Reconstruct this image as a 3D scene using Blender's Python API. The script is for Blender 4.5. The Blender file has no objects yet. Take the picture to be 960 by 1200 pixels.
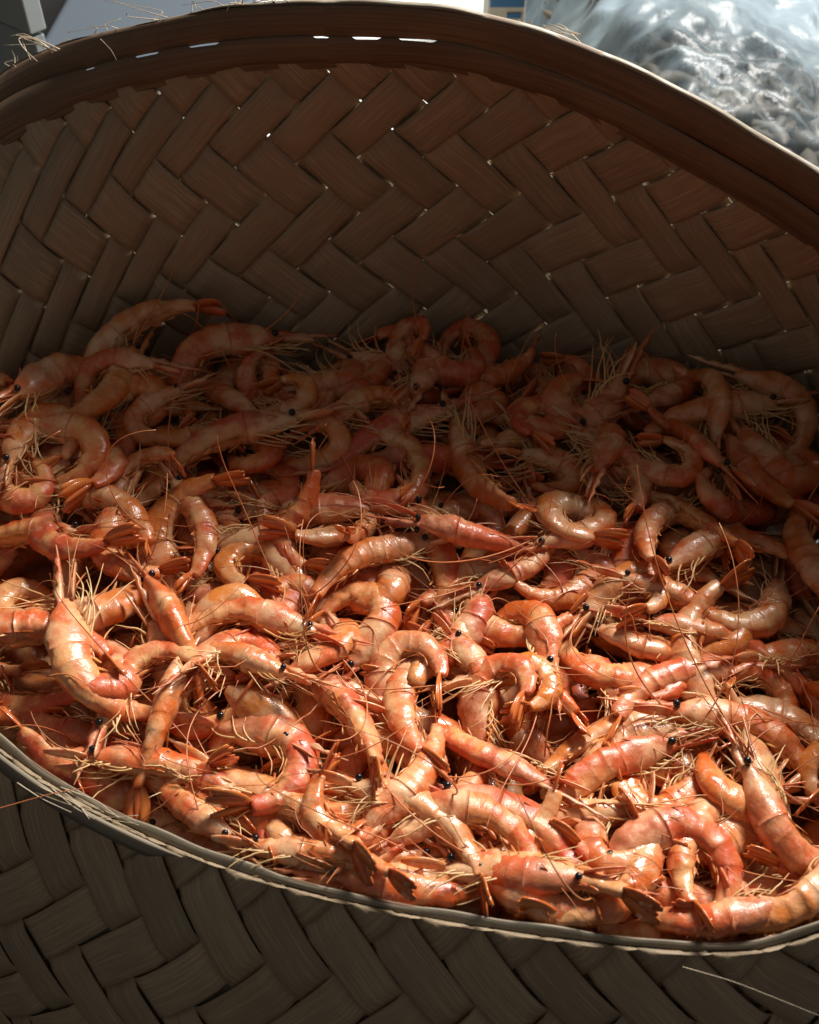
import bpy, math, random
import numpy as np
from mathutils import Vector, Matrix, Quaternion, noise as mnoise

# ------------------------------------------------------------------ camera, light, exposure
scene = bpy.context.scene
CAM = np.array((0.0, 0.0, 0.548)); PITCH = math.radians(47); FOV = math.radians(52)
cam_d = bpy.data.cameras.new('camera'); cam = bpy.data.objects.new('camera', cam_d)
scene.collection.objects.link(cam); scene.camera = cam
cam.location = CAM; cam.rotation_euler = (math.pi/2 - PITCH, 0, 0)
cam_d.sensor_fit = 'VERTICAL'; cam_d.sensor_height = 24; cam_d.lens = 12/math.tan(FOV/2)
cam_d.clip_start = 0.01; cam_d.clip_end = 60
cam_d.dof.use_dof = True; cam_d.dof.focus_distance = 0.45; cam_d.dof.aperture_fstop = 9.0

world = bpy.data.worlds.new('World'); scene.world = world; world.use_nodes = True
bg = world.node_tree.nodes['Background']
bg.inputs[0].default_value = (1.0, 0.96, 0.92, 1); bg.inputs[1].default_value = 0.106

def area(name, loc, target, size, sy, power, col):
    l = bpy.data.lights.new(name, 'AREA'); l.shape = 'RECTANGLE'; l.size = size; l.size_y = sy
    l.energy = power; l.color = col
    o = bpy.data.objects.new(name, l); scene.collection.objects.link(o); o.location = loc
    o.rotation_euler = (Vector(target) - Vector(loc)).to_track_quat('-Z', 'Y').to_euler()
    return o
area('ceiling_lamp', (0.53, 1.10, 1.11), (0, .33, .18), 0.55, 0.32, 38, (1.0, 0.96, 0.90))

scene.view_settings.view_transform = 'Standard'; scene.view_settings.look = 'None'
scene.view_settings.gamma = 1; scene.view_settings.exposure = 0.0
scene.cycles.use_denoising = True
scene.cycles.max_bounces = 8; scene.cycles.transparent_max_bounces = 12
scene.cycles.sample_clamp_indirect = 4

# ------------------------------------------------------------------ helpers
rng = np.random.default_rng(11); random.seed(11)
COL = scene.collection
Fv = np.array((0, math.cos(PITCH), -math.sin(PITCH))); Uv = np.array((0, math.sin(PITCH), math.cos(PITCH)))
FPX = 600/math.tan(FOV/2)
def ray(x, y): return Fv + (x-480)/FPX*np.array((1., 0, 0)) + (600-y)/FPX*Uv
def at_depth(x, y, d): return CAM + d*ray(x, y)
def at_z(x, y, z):
    r = ray(x, y); return CAM + r*(z-CAM[2])/r[2]
def at_y(x, y, Y):
    r = ray(x, y); return CAM + r*(Y/r[1])
def to_px(p):
    q = np.asarray(p)-CAM; d = q@Fv
    return 480+q[..., 0]/d*FPX, 600-(q@Uv)/d*FPX

def mesh(name, verts, faces, mat=None, smooth=True, uv=None, shade=None):
    me = bpy.data.meshes.new(name)
    me.from_pydata([tuple(map(float, v)) for v in verts], [], [tuple(map(int, f)) for f in faces])
    if smooth: me.polygons.foreach_set('use_smooth', [True]*len(me.polygons))
    if uv is not None:
        l = me.uv_layers.new(name='UVMap'); uv = np.asarray(uv, dtype=np.float32)
        vi = np.empty(len(me.loops), dtype=np.int32); me.loops.foreach_get('vertex_index', vi)
        l.data.foreach_set('uv', uv[vi].ravel())
    if shade is not None:
        a = me.attributes.new('shade', 'FLOAT_COLOR', 'POINT')
        c = np.ones((len(verts), 4), dtype=np.float32); c[:, :3] = shade
        a.data.foreach_set('color', c.ravel())
    if mat: me.materials.append(mat)
    me.update(); return me
def link(name, me, parent=None, kind=None):
    o = bpy.data.objects.new(name, me); COL.objects.link(o)
    if parent: o.parent = parent
    if kind: o['kind'] = kind
    return o
def tag(o, label, cat, group=None):
    o['label'] = label; o['category'] = cat
    if group: o['group'] = group
    return o

class MB:
    def __init__(s): s.v = []; s.f = []; s.sh = []
    def add(s, v, f, sh=None):
        k = len(s.v); s.v += [tuple(p) for p in v]; s.f += [tuple(i+k for i in q) for q in f]
        s.sh += [(0, 0, 0)]*len(v) if sh is None else [tuple(x) for x in sh]
    def tube(s, pts, rad, n=5):
        pts = [Vector(p) for p in pts]; m = len(pts); v = []; f = []
        up = Vector((0.13, 0.37, 0.92))
        for i, p in enumerate(pts):
            t = (pts[min(i+1, m-1)]-pts[max(i-1, 0)]).normalized()
            a = t.cross(up)
            if a.length < 1e-4: a = t.orthogonal()
            a.normalize(); b = t.cross(a)
            r = rad[i] if hasattr(rad, '__len__') else rad
            for k in range(n):
                w = 2*math.pi*k/n; v.append(p+a*(r*math.cos(w))+b*(r*math.sin(w)))
        for i in range(m-1):
            for k in range(n):
                f.append((i*n+k, i*n+(k+1) % n, (i+1)*n+(k+1) % n, (i+1)*n+k))
        f.append(tuple(range(n))[::-1]); f.append(tuple((m-1)*n+k for k in range(n)))
        s.add(v, f)
    def sphere(s, c, r, nu=10, nv=7):
        v = []; f = []
        for i in range(nv+1):
            th = math.pi*i/nv
            for k in range(nu):
                ph = 2*math.pi*k/nu
                v.append((c[0]+r*math.sin(th)*math.cos(ph), c[1]+r*math.sin(th)*math.sin(ph), c[2]+r*math.cos(th)))
        for i in range(nv):
            for k in range(nu): f.append((i*nu+k, i*nu+(k+1) % nu, (i+1)*nu+(k+1) % nu, (i+1)*nu+k))
        s.add(v, f)
    def box(s, lo, hi):
        x0, y0, z0 = lo; x1, y1, z1 = hi
        v = [(x0,y0,z0),(x1,y0,z0),(x1,y1,z0),(x0,y1,z0),(x0,y0,z1),(x1,y0,z1),(x1,y1,z1),(x0,y1,z1)]
        s.add(v, [(0,3,2,1),(4,5,6,7),(0,1,5,4),(1,2,6,5),(2,3,7,6),(3,0,4,7)])
    def mesh(s, name, mat, smooth=True): return mesh(name, s.v, s.f, mat, smooth, shade=np.array(s.sh))

# ------------------------------------------------------------------ materials
def new_mat(name):
    m = bpy.data.materials.new(name); m.use_nodes = True
    nt = m.node_tree; return m, nt, nt.nodes['Principled BSDF']
def N(nt, kind, **kw):
    n = nt.nodes.new(kind)
    for k, v in kw.items():
        if k == 'ins':
            for a, b in v.items(): n.inputs[a].default_value = b
        else: setattr(n, k, v)
    return n
def mixc(nt, fac, a, b, blend='MIX'):
    n = nt.nodes.new('ShaderNodeMix'); n.data_type = 'RGBA'; n.blend_type = blend
    for sock, val in ((n.inputs[0], fac), (n.inputs[6], a), (n.inputs[7], b)):
        if isinstance(val, bpy.types.NodeSocket): nt.links.new(val, sock)
        elif isinstance(val, tuple): sock.default_value = (*val, 1)
        else: sock.default_value = val
    return n.outputs[2]
def mth(nt, op, a, b=0.0, clamp=False):
    n = nt.nodes.new('ShaderNodeMath'); n.operation = op; n.use_clamp = clamp
    for sock, val in ((n.inputs[0], a), (n.inputs[1], b)):
        if isinstance(val, bpy.types.NodeSocket): nt.links.new(val, sock)
        else: sock.default_value = val
    return n.outputs[0]
def rmap(nt, v, a, b, c, d):
    n = nt.nodes.new('ShaderNodeMapRange'); nt.links.new(v, n.inputs[0])
    for i, x in enumerate((a, b, c, d)): n.inputs[i+1].default_value = x
    return n.outputs[0]
def obj_noise(nt, scale, detail=3, rough=.55, shift=True):
    tc = N(nt, 'ShaderNodeTexCoord'); oi = N(nt, 'ShaderNodeObjectInfo')
    nz = N(nt, 'ShaderNodeTexNoise'); nz.noise_dimensions = '4D'
    nt.links.new(tc.outputs['Object'], nz.inputs['Vector'])
    if shift: nt.links.new(mth(nt, 'MULTIPLY', oi.outputs['Random'], 37.0), nz.inputs['W'])
    nz.inputs['Scale'].default_value = scale; nz.inputs['Detail'].default_value = detail; nz.inputs['Roughness'].default_value = rough
    return nz.outputs[0], oi.outputs['Random']

def mat_shell(name, dull=0.0):
    m, nt, b = new_mat(name)
    at = N(nt, 'ShaderNodeAttribute', attribute_name='shade'); sp = N(nt, 'ShaderNodeSeparateColor')
    nt.links.new(at.outputs['Color'], sp.inputs[0])
    t, dor, seg = sp.outputs
    n1, rnd = obj_noise(nt, 110, 3); n2, _ = obj_noise(nt, 420, 4, .6); n3, _ = obj_noise(nt, 1500, 2)
    r2 = mth(nt, 'FRACT', mth(nt, 'MULTIPLY', rnd, 7.31)); r3 = mth(nt, 'FRACT', mth(nt, 'MULTIPLY', rnd, 23.7))
    orange = mixc(nt, r2, (.68, .140, .022), (.60, .085, .030))
    orange = mixc(nt, rmap(nt, r3, .55, 1, 0, .75), orange, (.73, .26, .040))
    pale = mixc(nt, r3, (.79, .37, .13), (.80, .44, .22))
    fac = mth(nt, 'ADD', mth(nt, 'MULTIPLY', dor, .55), rmap(nt, n1, .36, .62, -.40, .75))
    fac = mth(nt, 'ADD', fac, rmap(nt, rnd, 0, 1, -.08, .40), True)
    c = mixc(nt, fac, pale, orange)
    wh = mth(nt, 'MULTIPLY', rmap(nt, n2, .56, .70, 0, 1), .36)
    c = mixc(nt, wh, c, (.86, .62, .46))
    head = mth(nt, 'MULTIPLY', rmap(nt, t, .40, .33, 0, 1), rmap(nt, n1, .35, .60, .50, .05))
    c = mixc(nt, head, c, (.84, .56, .34))
    roe = mth(nt, 'MULTIPLY', mth(nt, 'MULTIPLY', rmap(nt, t, .34, .27, 0, 1), rmap(nt, t, .02, .12, 0, 1)), mth(nt, 'MULTIPLY', rmap(nt, n1, .48, .62, 0, .75), rmap(nt, r2, .45, .7, 0, 1)))
    c = mixc(nt, roe, c, (.36, .14, .05))
    c = mixc(nt, mth(nt, 'MULTIPLY', seg, .26), c, (.50, .085, .03))
    c = mixc(nt, mth(nt, 'MULTIPLY', rmap(nt, n3, .60, .72, 0, 1), .35), c, (.42, .07, .03))
    nt.links.new(c, b.inputs['Base Color'])
    nt.links.new(mth(nt, 'ADD', rmap(nt, n2, .3, .7, .15, .42), mth(nt, 'MULTIPLY', r2, .20)), b.inputs['Roughness'])
    b.inputs['Specular IOR Level'].default_value = .55
    nt.links.new(rmap(nt, r3, 0, 1, .05, .6), b.inputs['Coat Weight']); b.inputs['Coat Roughness'].default_value = .08
    b.inputs['Subsurface Weight'].default_value = .22; b.inputs['Subsurface Scale'].default_value = .003
    b.inputs['Subsurface Radius'].default_value = (1, .35, .15)
    bp = N(nt, 'ShaderNodeBump', ins={'Strength': .5, 'Distance': .0008})
    nt.links.new(mth(nt, 'ADD', n2, mth(nt, 'MULTIPLY', n3, .12)), bp.inputs['Height'])
    nt.links.new(bp.outputs[0], b.inputs['Normal']); nt.links.new(bp.outputs[0], b.inputs['Coat Normal'])
    return m
def mat_simple(name, c1, c2, rough=.4, scale=90, spec=.5, coat=0, bump=0.0, trans=0.0):
    m, nt, b = new_mat(name)
    n1, rnd = obj_noise(nt, scale, 3)
    f = mth(nt, 'ADD', mth(nt, 'MULTIPLY', rnd, .5), rmap(nt, n1, .3, .7, 0, .5), True)
    nt.links.new(mixc(nt, f, c1, c2), b.inputs['Base Color'])
    b.inputs['Roughness'].default_value = rough; b.inputs['Specular IOR Level'].default_value = spec
    b.inputs['Coat Weight'].default_value = coat
    if bump:
        bp = N(nt, 'ShaderNodeBump', ins={'Strength': bump, 'Distance': .001})
        nt.links.new(n1, bp.inputs['Height']); nt.links.new(bp.outputs[0], b.inputs['Normal'])
    return m
def mat_leaf(name, c1, c2, c3, gloss=.45, along=4.0, across=160.0):
    m, nt, b = new_mat(name)
    uv = N(nt, 'ShaderNodeUVMap', uv_map='UVMap'); oi = N(nt, 'ShaderNodeObjectInfo')
    mp = N(nt, 'ShaderNodeMapping'); mp.inputs['Scale'].default_value = (along*10, across*10, 1)
    nt.links.new(uv.outputs[0], mp.inputs[0])
    g = N(nt, 'ShaderNodeTexNoise', noise_dimensions='4D', ins={'Scale': 1.0, 'Detail': 4.0, 'Roughness': .6})
    nt.links.new(mp.outputs[0], g.inputs['Vector']); nt.links.new(mth(nt, 'MULTIPLY', oi.outputs['Random'], 50), g.inputs['W'])
    big = N(nt, 'ShaderNodeTexNoise', noise_dimensions='4D', ins={'Scale': 22.0, 'Detail': 3.0})
    nt.links.new(uv.outputs[0], big.inputs['Vector']); nt.links.new(mth(nt, 'MULTIPLY', oi.outputs['Random'], 91), big.inputs['W'])
    c = mixc(nt, oi.outputs['Random'], c1, c2)
    c = mixc(nt, rmap(nt, big.outputs[0], .35, .7, 0, .75), c, c3)
    c = mixc(nt, rmap(nt, g.outputs[0], .42, .72, 0, .6), c, tuple(x*.45 for x in c1))
    c = mixc(nt, rmap(nt, g.outputs[0], .45, .28, 0, .5), c, tuple(min(1, x*1.5) for x in c1))
    nt.links.new(c, b.inputs['Base Color'])
    nt.links.new(rmap(nt, g.outputs[0], .3, .7, gloss-.1, gloss+.15), b.inputs['Roughness'])
    b.inputs['Specular IOR Level'].default_value = .35
    bp = N(nt, 'ShaderNodeBump', ins={'Strength': .4, 'Distance': .0006})
    nt.links.new(g.outputs[0], bp.inputs['Height']); nt.links.new(bp.outputs[0], b.inputs['Normal'])
    return m

M_SHELL = mat_shell('cooked_shell')
M_LEG = mat_simple('cream_legs', (.78, .56, .28), (.72, .34, .11), .32, 160)
M_SWIM = mat_simple('swimmeret', (.74, .36, .12), (.64, .18, .05), .3, 200)
M_ANT = mat_simple('antenna_red', (.70, .30, .12), (.58, .15, .05), .35, 100)
M_TAIL = mat_simple('tail_shell', (.72, .24, .05), (.58, .09, .03), .22, 300, coat=.5)
M_EYE = mat_simple('eye_black', (.006, .006, .009), (.012, .012, .016), .16, 300)
M_LEAF = mat_leaf('palm_leaf', (.44, .325, .205), (.31, .24, .160), (.36, .255, .155))
M_RIM = mat_leaf('rim_leaf', (.20, .120, .072), (.17, .108, .066), (.24, .155, .095), .62, 1.2, 110)
M_EDGE = mat_leaf('rim_edge_leaf', (.33, .28, .20), (.30, .25, .18), (.26, .20, .14), .5, 2.0, 200)
M_FIBRE = mat_simple('dry_fibre', (.62, .52, .38), (.52, .40, .26), .5, 60)

# ------------------------------------------------------------------ setting
m, nt, b = new_mat('dark_ground')
n1, _ = obj_noise(nt, 6, 6, .6, False); n2, _ = obj_noise(nt, 60, 3, .6, False)
nt.links.new(mixc(nt, rmap(nt, n1, .35, .65, 0, 1), (.028, .027, .028), (.05, .048, .047)), b.inputs['Base Color'])
nt.links.new(rmap(nt, n2, .3, .7, .5, .8), b.inputs['Roughness'])
g = MB(); g.add([(-12, -8, 0), (12, -8, 0), (12, 16, 0), (-12, 16, 0)], [(0, 1, 2, 3)])
link('ground', g.mesh('ground', m, False), None, 'structure')

# ------------------------------------------------------------------ basket wall surface
RIM = [at_depth(390, 7, .462), at_depth(580, 25, .460), at_depth(760, 92, .460), at_depth(960, 205, .462),
       at_depth(1095, 292, .415), (.224, .285, .302), (.224, .210, .262), (.190, .162, .210),
       at_depth(960, 1085, .365), at_depth(800, 1108, .366), at_depth(450, 1060, .375), at_depth(200, 985, .395),
       at_depth(0, 868, .42), (-.235, .285, .195), (-.285, .37, .225), (-.280, .460, .250),
       at_depth(0, 95, .53), at_depth(200, 25, .485)]
RIM = np.array([np.array(p, float) for p in RIM])
CEN = np.array((0., .32))
def base_of(p):
    d = p[:2]-CEN; w = min(max((p[2]-.18)/.14, 0), 1)
    q = CEN + d*(1.0-.05*w) + np.array((0, -.032)); return np.array((q[0], q[1], .002))
BASE = np.array([base_of(p) for p in RIM])
BASE[11] += (-.022, -.022, 0); BASE[12] += (-.034, -.026, 0); BASE[13] += (-.03, -.02, 0); BASE[10] += (-.01, -.016, 0)
HEAPLINE = {0: (390, 388), 1: (580, 376), 2: (760, 410), 3: (960, 466), 16: (0, 446), 17: (200, 398)}
BULGE = []
for i_, p_ in enumerate(RIM):
    if i_ in HEAPLINE:
        tm = (p_[2]-.176)/p_[2]; BULGE.append((at_z(*HEAPLINE[i_], .176)-(p_+(BASE[i_]-p_)*tm))/(4*tm*(1-tm)))
    else:
        d_ = p_[:2]-CEN; d_ = d_/np.linalg.norm(d_)*.015; BULGE.append(np.array((d_[0], d_[1], 0)))
BULGE = np.array(BULGE)
def catmull(P, n):
    m = len(P); out = []
    for i in range(m):
        p0, p1, p2, p3 = P[i-1], P[i], P[(i+1) % m], P[(i+2) % m]
        for k in range(n):
            t = k/n
            out.append(.5*((2*p1)+(-p0+p2)*t+(2*p0-5*p1+4*p2-p3)*t*t+(-p0+3*p1-3*p2+p3)*t**3))
    return np.array(out)
Rc = catmull(RIM, 30); Bc = catmull(BASE, 30); Kc = catmull(BULGE, 30)
mid = (Rc+Bc)/2
seglen = np.linalg.norm(np.roll(mid, -1, 0)-mid, axis=1); cum = np.concatenate([[0], np.cumsum(seglen)]); PER = cum[-1]
NU = 56; SU = PER/NU; SV = SU*1.25
KR = len(Rc)
Rx = np.vstack([Rc, Rc[:1]]); Bx = np.vstack([Bc, Bc[:1]]); Kx = np.vstack([Kc, Kc[:1]])
tan = np.roll(mid, -3, 0)-np.roll(mid, 3, 0); outn = np.stack([-tan[:, 1], tan[:, 0], 0*tan[:, 0]], 1)   # clockwise path: left side is outside
outn /= np.linalg.norm(outn, axis=1)[:, None]
if np.mean(np.sum(outn[:, :2]*(mid[:, :2]-CEN), 1)) < 0: outn = -outn
Ox = np.vstack([outn, outn[:1]])
def lerp_tab(tab, U):
    s = np.mod(U/NU, 1.0)*PER
    return np.stack([np.interp(s, cum, tab[:, k]) for k in range(3)], -1)
def wall_len(U):
    r = lerp_tab(Rx, U); q = lerp_tab(Bx, U); return np.linalg.norm(r-q, axis=-1)*1.02
def S0(U, D):
    r = lerp_tab(Rx, U); q = lerp_tab(Bx, U); o = lerp_tab(Ox, U)
    t = D/wall_len(U)
    tc_ = np.clip(t, -.1, 1); bul = lerp_tab(Kx, U)*(4*tc_*(1-tc_))[..., None]
    rip = .0012*np.sin(U*1.7+1.0)*np.sin(t*5)
    return r+(q-r)*t[..., None]+bul+o*rip[..., None]
def S(U, D, n):
    """point on the basket wall: U round the rim in weave cells, D metres down from the rim, n metres inwards"""
    U = np.asarray(U, float); D = np.asarray(D, float)
    p = S0(U, D); e = .02
    du = S0(U+e, D)-S0(U-e, D); dv = S0(U, D+.002)-S0(U, D-.002)
    nn = np.cross(du, dv); nn /= np.linalg.norm(nn, axis=-1)[..., None]
    o = lerp_tab(Ox, U)
    sg = np.sign(np.sum(nn*o, -1)); nn = -nn*sg[..., None]
    return p+nn*np.asarray(n)[..., None]
def rim_z(U): return lerp_tab(Rx, np.asarray(U, float))[..., 2]

basket = bpy.data.objects.new('woven_basket', None); COL.objects.link(basket)
basket.location = (0, .30, 0)
BOFF = np.array((0, .30, 0))
tag(basket, 'brown woven palm leaf basket with tall back wall, filled with cooked shrimp', 'basket')

def d_top(U):
    z = rim_z(U); w = np.clip((z-.20)/.06, 0, 1); return .0008+.0182*w
def make_strip(fam, i):
    step = 7; ncell = int(np.ceil(2*.44/SV))+2
    s = np.arange(-1*step, ncell*step+1)/step
    qs = np.array((-.5, -.38, -.13, .13, .38, .5))*(.935+.025*rng.random())
    wob = .02*np.sin(s*.9+rng.random()*6)+.012*np.sin(s*2.3+rng.random()*6)
    ss, qq = np.meshgrid(s, qs, indexing='ij')
    qq2 = qq+wob[:, None]
    if fam == 0:
        a = i+.5+qq2; bb = i+.5+ss; other = np.floor(bb); k = (i-other)
        fr = bb-other
        def sg(o): return np.where(np.mod(i-o+2, 4) < 2, 1., -1.)
    else:
        bb = i+.5+qq2; a = i+.5-ss; other = np.floor(a); fr = a-other
        def sg(o): return np.where(np.mod(o-i+2, 4) < 2, -1., 1.)
    s0 = sg(other); sm = sg(other-1); sp = sg(other+1)
    w = .26
    def sst(x): x = np.clip(x, 0, 1); return x*x*(3-2*x)
    sgn = np.where(fr < w, sm+(s0-sm)*(.5+.5*sst(fr/w)), np.where(fr > 1-w, s0+(sp-s0)*.5*sst((fr-1+w)/w), s0))
    sgn = np.where(fr < w, (sm+s0)/2+(s0-sm)/2*sst(fr/w), np.where(fr > 1-w, s0+(sp-s0)/2*sst((fr-1+w)/w), s0))
    U = (a+bb)/2; D = (bb-a)/2*SV
    amp = .0012+.0003*rng.random()
    n = sgn*(amp+.0017*(1-(2*qq)**2)) - .0002
    n = n + .0006*qq*(rng.random()-.5)*2
    top = d_top(U); bot = wall_len(U)
    keep = (D[:, 2] > top[:, 2]-SV) & (D[:, 2] < bot[:, 2]+SV*.6)
    idx = np.where(keep)[0]
    if len(idx) < 4: return
    U, D, n = U[idx], np.clip(D[idx], top[idx], bot[idx]), n[idx]
    th = .0005
    A = S(U, D, n+th/2)-BOFF; B = S(U, D, n-th/2)-BOFF
    m, w6 = U.shape; v = np.vstack([A.reshape(-1, 3), B.reshape(-1, 3)]); K = m*w6; f = []
    for r in range(m-1):
        for c in range(w6-1):
            p = r*w6+c; f.append((p, p+1, p+w6+1, p+w6)); f.append((K+p, K+p+w6, K+p+w6+1, K+p+1))
        p = r*w6; f.append((p, p+w6, K+p+w6, K+p)); p = r*w6+w6-1; f.append((p, K+p, K+p+w6, p+w6))
    uv = np.stack([(s[idx][:, None]+0*qq[idx])*SU*.7, qq[idx]*SU*.7], -1).reshape(-1, 2); uv = np.vstack([uv, uv])
    link('leaf_strip', mesh('leaf_strip', v, f, M_LEAF, True, uv), basket)
for i in range(NU):
    make_strip(0, i); make_strip(1, i)

def sweep(name, prof, mat, u0=0, u1=None, n=420, closed=True, parent=basket, prof_fn=None):
    """closed cross-section [(D, n)...] swept along the rim"""
    u1 = NU if u1 is None else u1
    Us = np.linspace(u0, u1, n, endpoint=not closed); k = len(prof)
    DD = np.zeros((n, k)); NN = np.zeros((n, k))
    for j, (d, nn) in enumerate(prof): DD[:, j] = d; NN[:, j] = nn
    if prof_fn: DD, NN = prof_fn(Us, DD, NN)
    P = S(np.repeat(Us[:, None], k, 1), DD, NN)-BOFF
    f = []
    for r in range(n if closed else n-1):
        r2 = (r+1) % n
        for c in range(k): f.append((r*k+c, r*k+(c+1) % k, r2*k+(c+1) % k, r2*k+c))
    if not closed: f += [tuple(range(k))[::-1], tuple((n-1)*k+c for c in range(k))]
    uv = np.stack([np.repeat(Us[:, None], k, 1)*SU, DD+NN*.3], -1).reshape(-1, 2)
    return link(name, mesh(name, P.reshape(-1, 3), f, mat, True, uv), parent)

# rim: folded upper leaf, lower lining leaf with slits between them, a pale outer edge
Uf = np.linspace(0, NU, 2000); Pf = S0(Uf, 0*Uf+.013); PX, PY = to_px(Pf); back = Pf[:, 1] > .40
def u_at(px, want_back=True):
    ok = (Pf[:, 1] > .40) if want_back else (Pf[:, 1] < .30)
    return Uf[ok][np.argmin(np.abs(PX[ok]-px))]
slits = [(u_at(x), w) for x, w in ((112, .14), (176, .26), (242, .30), (382, .22), (430, .24), (489, .32))]
def right_w(Us):
    z = rim_z(Us); P = S0(Us, 0*Us); return 1+.70*np.clip((P[:, 0]-.02)/.16, 0, 1)*np.clip((P[:, 1]-.3)/.1, 0, 1)
def thin(Us): return .36+.64*np.clip((rim_z(Us)-.20)/.06, 0, 1)
def wavy(Us, DD, NN, amp=.0005, ph=0):
    NN = NN*thin(Us)[:, None]
    w = amp*np.sin(Us*2.1+ph)+amp*.7*np.sin(Us*5.3+ph*2); return DD+w[:, None]*(DD > .003), NN
def prof_up(Us, DD, NN):
    DD = np.where(DD > .003, DD*right_w(Us)[:, None], DD); return wavy(Us, DD, NN, .0003, 1)
def prof_low(Us, DD, NN):
    w = right_w(Us)[:, None]; DD = DD*w
    DD, NN = wavy(Us, DD, NN, .0006, 2)
    for j in (0, 5):
        d0 = .0122*w[:, 0]+.0003*np.sin(Us*2.1+1)
        hole = np.zeros(len(Us))
        for u, hw in slits: hole = np.maximum(hole, np.clip((hw-np.abs(Us-u))/.06, 0, 1))
        DD[:, j] = d0+hole*.0012
    return DD, NN
sweep('rim_binding', [(.0025, -.0014), (.0, -.0020), (-.0016, -.0012), (-.0016, .0012), (.0005, .0026), (.006, .0034), (.0128, .0033), (.0128, .0027), (.006, .0027), (.001, .0018), (0, -.0010), (.0025, -.0008)],
      M_RIM, prof_fn=prof_up)
sweep('rim_lining', [(.0122, .0044), (.0165, .0046), (.0215, .0044), (.0262, .0036), (.0262, .0030), (.0122, .0037)], M_RIM, n=1400, prof_fn=prof_low)
def prof_low2(Us, DD, NN):
    DD = DD*right_w(Us)[:, None]; return wavy(Us, DD, NN, .0004, 4)
sweep('rim_backing', [(.0205, .0028), (.0240, .0030), (.0290, .0028), (.0295, .0022), (.0205, .0022)], M_RIM, prof_fn=prof_low2)
sweep('rim_edge', [(.0022, -.0027), (.0002, -.0029), (-.0024, -.0018), (-.0028, .0000), (-.0022, .0014), (-.0018, -.0008), (.0, -.0022), (.0022, -.0021)], M_EDGE, prof_fn=lambda Us, DD, NN: (DD*(.75+.2*np.sin(Us*1.3)+.15*np.sin(Us*4.1))[:, None], NN*thin(Us)[:, None]))
# base
bm_pts = Bc[::6]; k = len(bm_pts); cb = bm_pts.mean(0)
ring2 = cb+(bm_pts-cb)*.5
v = np.vstack([bm_pts+(0, 0, .002), ring2+(0, 0, .004), [cb+(0, 0, .004)]])-BOFF
f = [(i, (i+1) % k, k+(i+1) % k, k+i) for i in range(k)]+[(k+i, k+(i+1) % k, 2*k) for i in range(k)]
link('basket_base', mesh('basket_base', v, f, M_LEAF, True, np.array(v)[:, :2]), basket)

# ------------------------------------------------------------------ shrimp
def r_profile(t):
    xs = [0, .05, .14, .25, .36, .45, .58, .72, .85, .95, 1.0]
    hs = [.0014, .0032, .0054, .0070, .0076, .0075, .0070, .0061, .0047, .0035, .0027]
    return np.interp(t, xs, hs)
SEG = [.36, .455, .555, .66, .765, .865, 1.0]
def spine(ts, curl, L, twist):
    """positions, tail-ward direction angle"""
    fine = np.linspace(0, 1, 400)
    w = np.interp(fine, [0, .30, .40, .55, .75, .92, 1], [.15, .25, 1.0, 1.25, 1.15, .7, .4]); w /= w.sum()
    th = np.cumsum(w)*curl - .06
    x = np.cumsum(-np.cos(th))*L/400; z = np.cumsum(-np.sin(th))*L/400; y = twist*fine**2*L
    f = lambda a: np.interp(ts, fine, a)
    return np.stack([f(x), f(y), f(z)], -1), f(th)
def frames(th):
    d = np.stack([-np.cos(th), 0*th, -np.sin(th)], -1); up = np.stack([-np.sin(th), 0*th, np.cos(th)], -1); return d, up
Y = np.array((0, 1., 0))
def blade(mb, o, d, side, nrm, L, W, th=.00025, curve=0.0, n=6):
    """leaf-shaped plate with thickness"""
    top = []; bot = []; f = []
    for i in range(n+1):
        s = i/n; w = W*math.sin(math.pi*min(.97, .12+.80*s))**.8
        c = o+d*(L*s)+nrm*(curve*s*s*L)
        for q in (-1, 0, 1):
            top.append(c+side*(w*q)+nrm*(th+(.10*W if q == 0 else 0)))
            bot.append(c+side*(w*q)-nrm*th+nrm*(.10*W if q == 0 else 0))
    k = len(top)
    for i in range(n):
        for q in (0, 1):
            a = i*3+q; f.append((a, a+1, a+4, a+3)); f.append((k+a, k+a+3, k+a+4, k+a+1))
        a = i*3; f.append((a, a+3, k+a+3, k+a)); a = i*3+2; f.append((a, k+a, k+a+3, a+3))
    f.append((0, k, k+1, 1)); f.append((1, k+1, k+2, 2)); a = n*3; f.append((a, a+1, k+a+1, k+a)); f.append((a+1, a+2, k+a+2, k+a+1))
    mb.add(top+bot, f)

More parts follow.
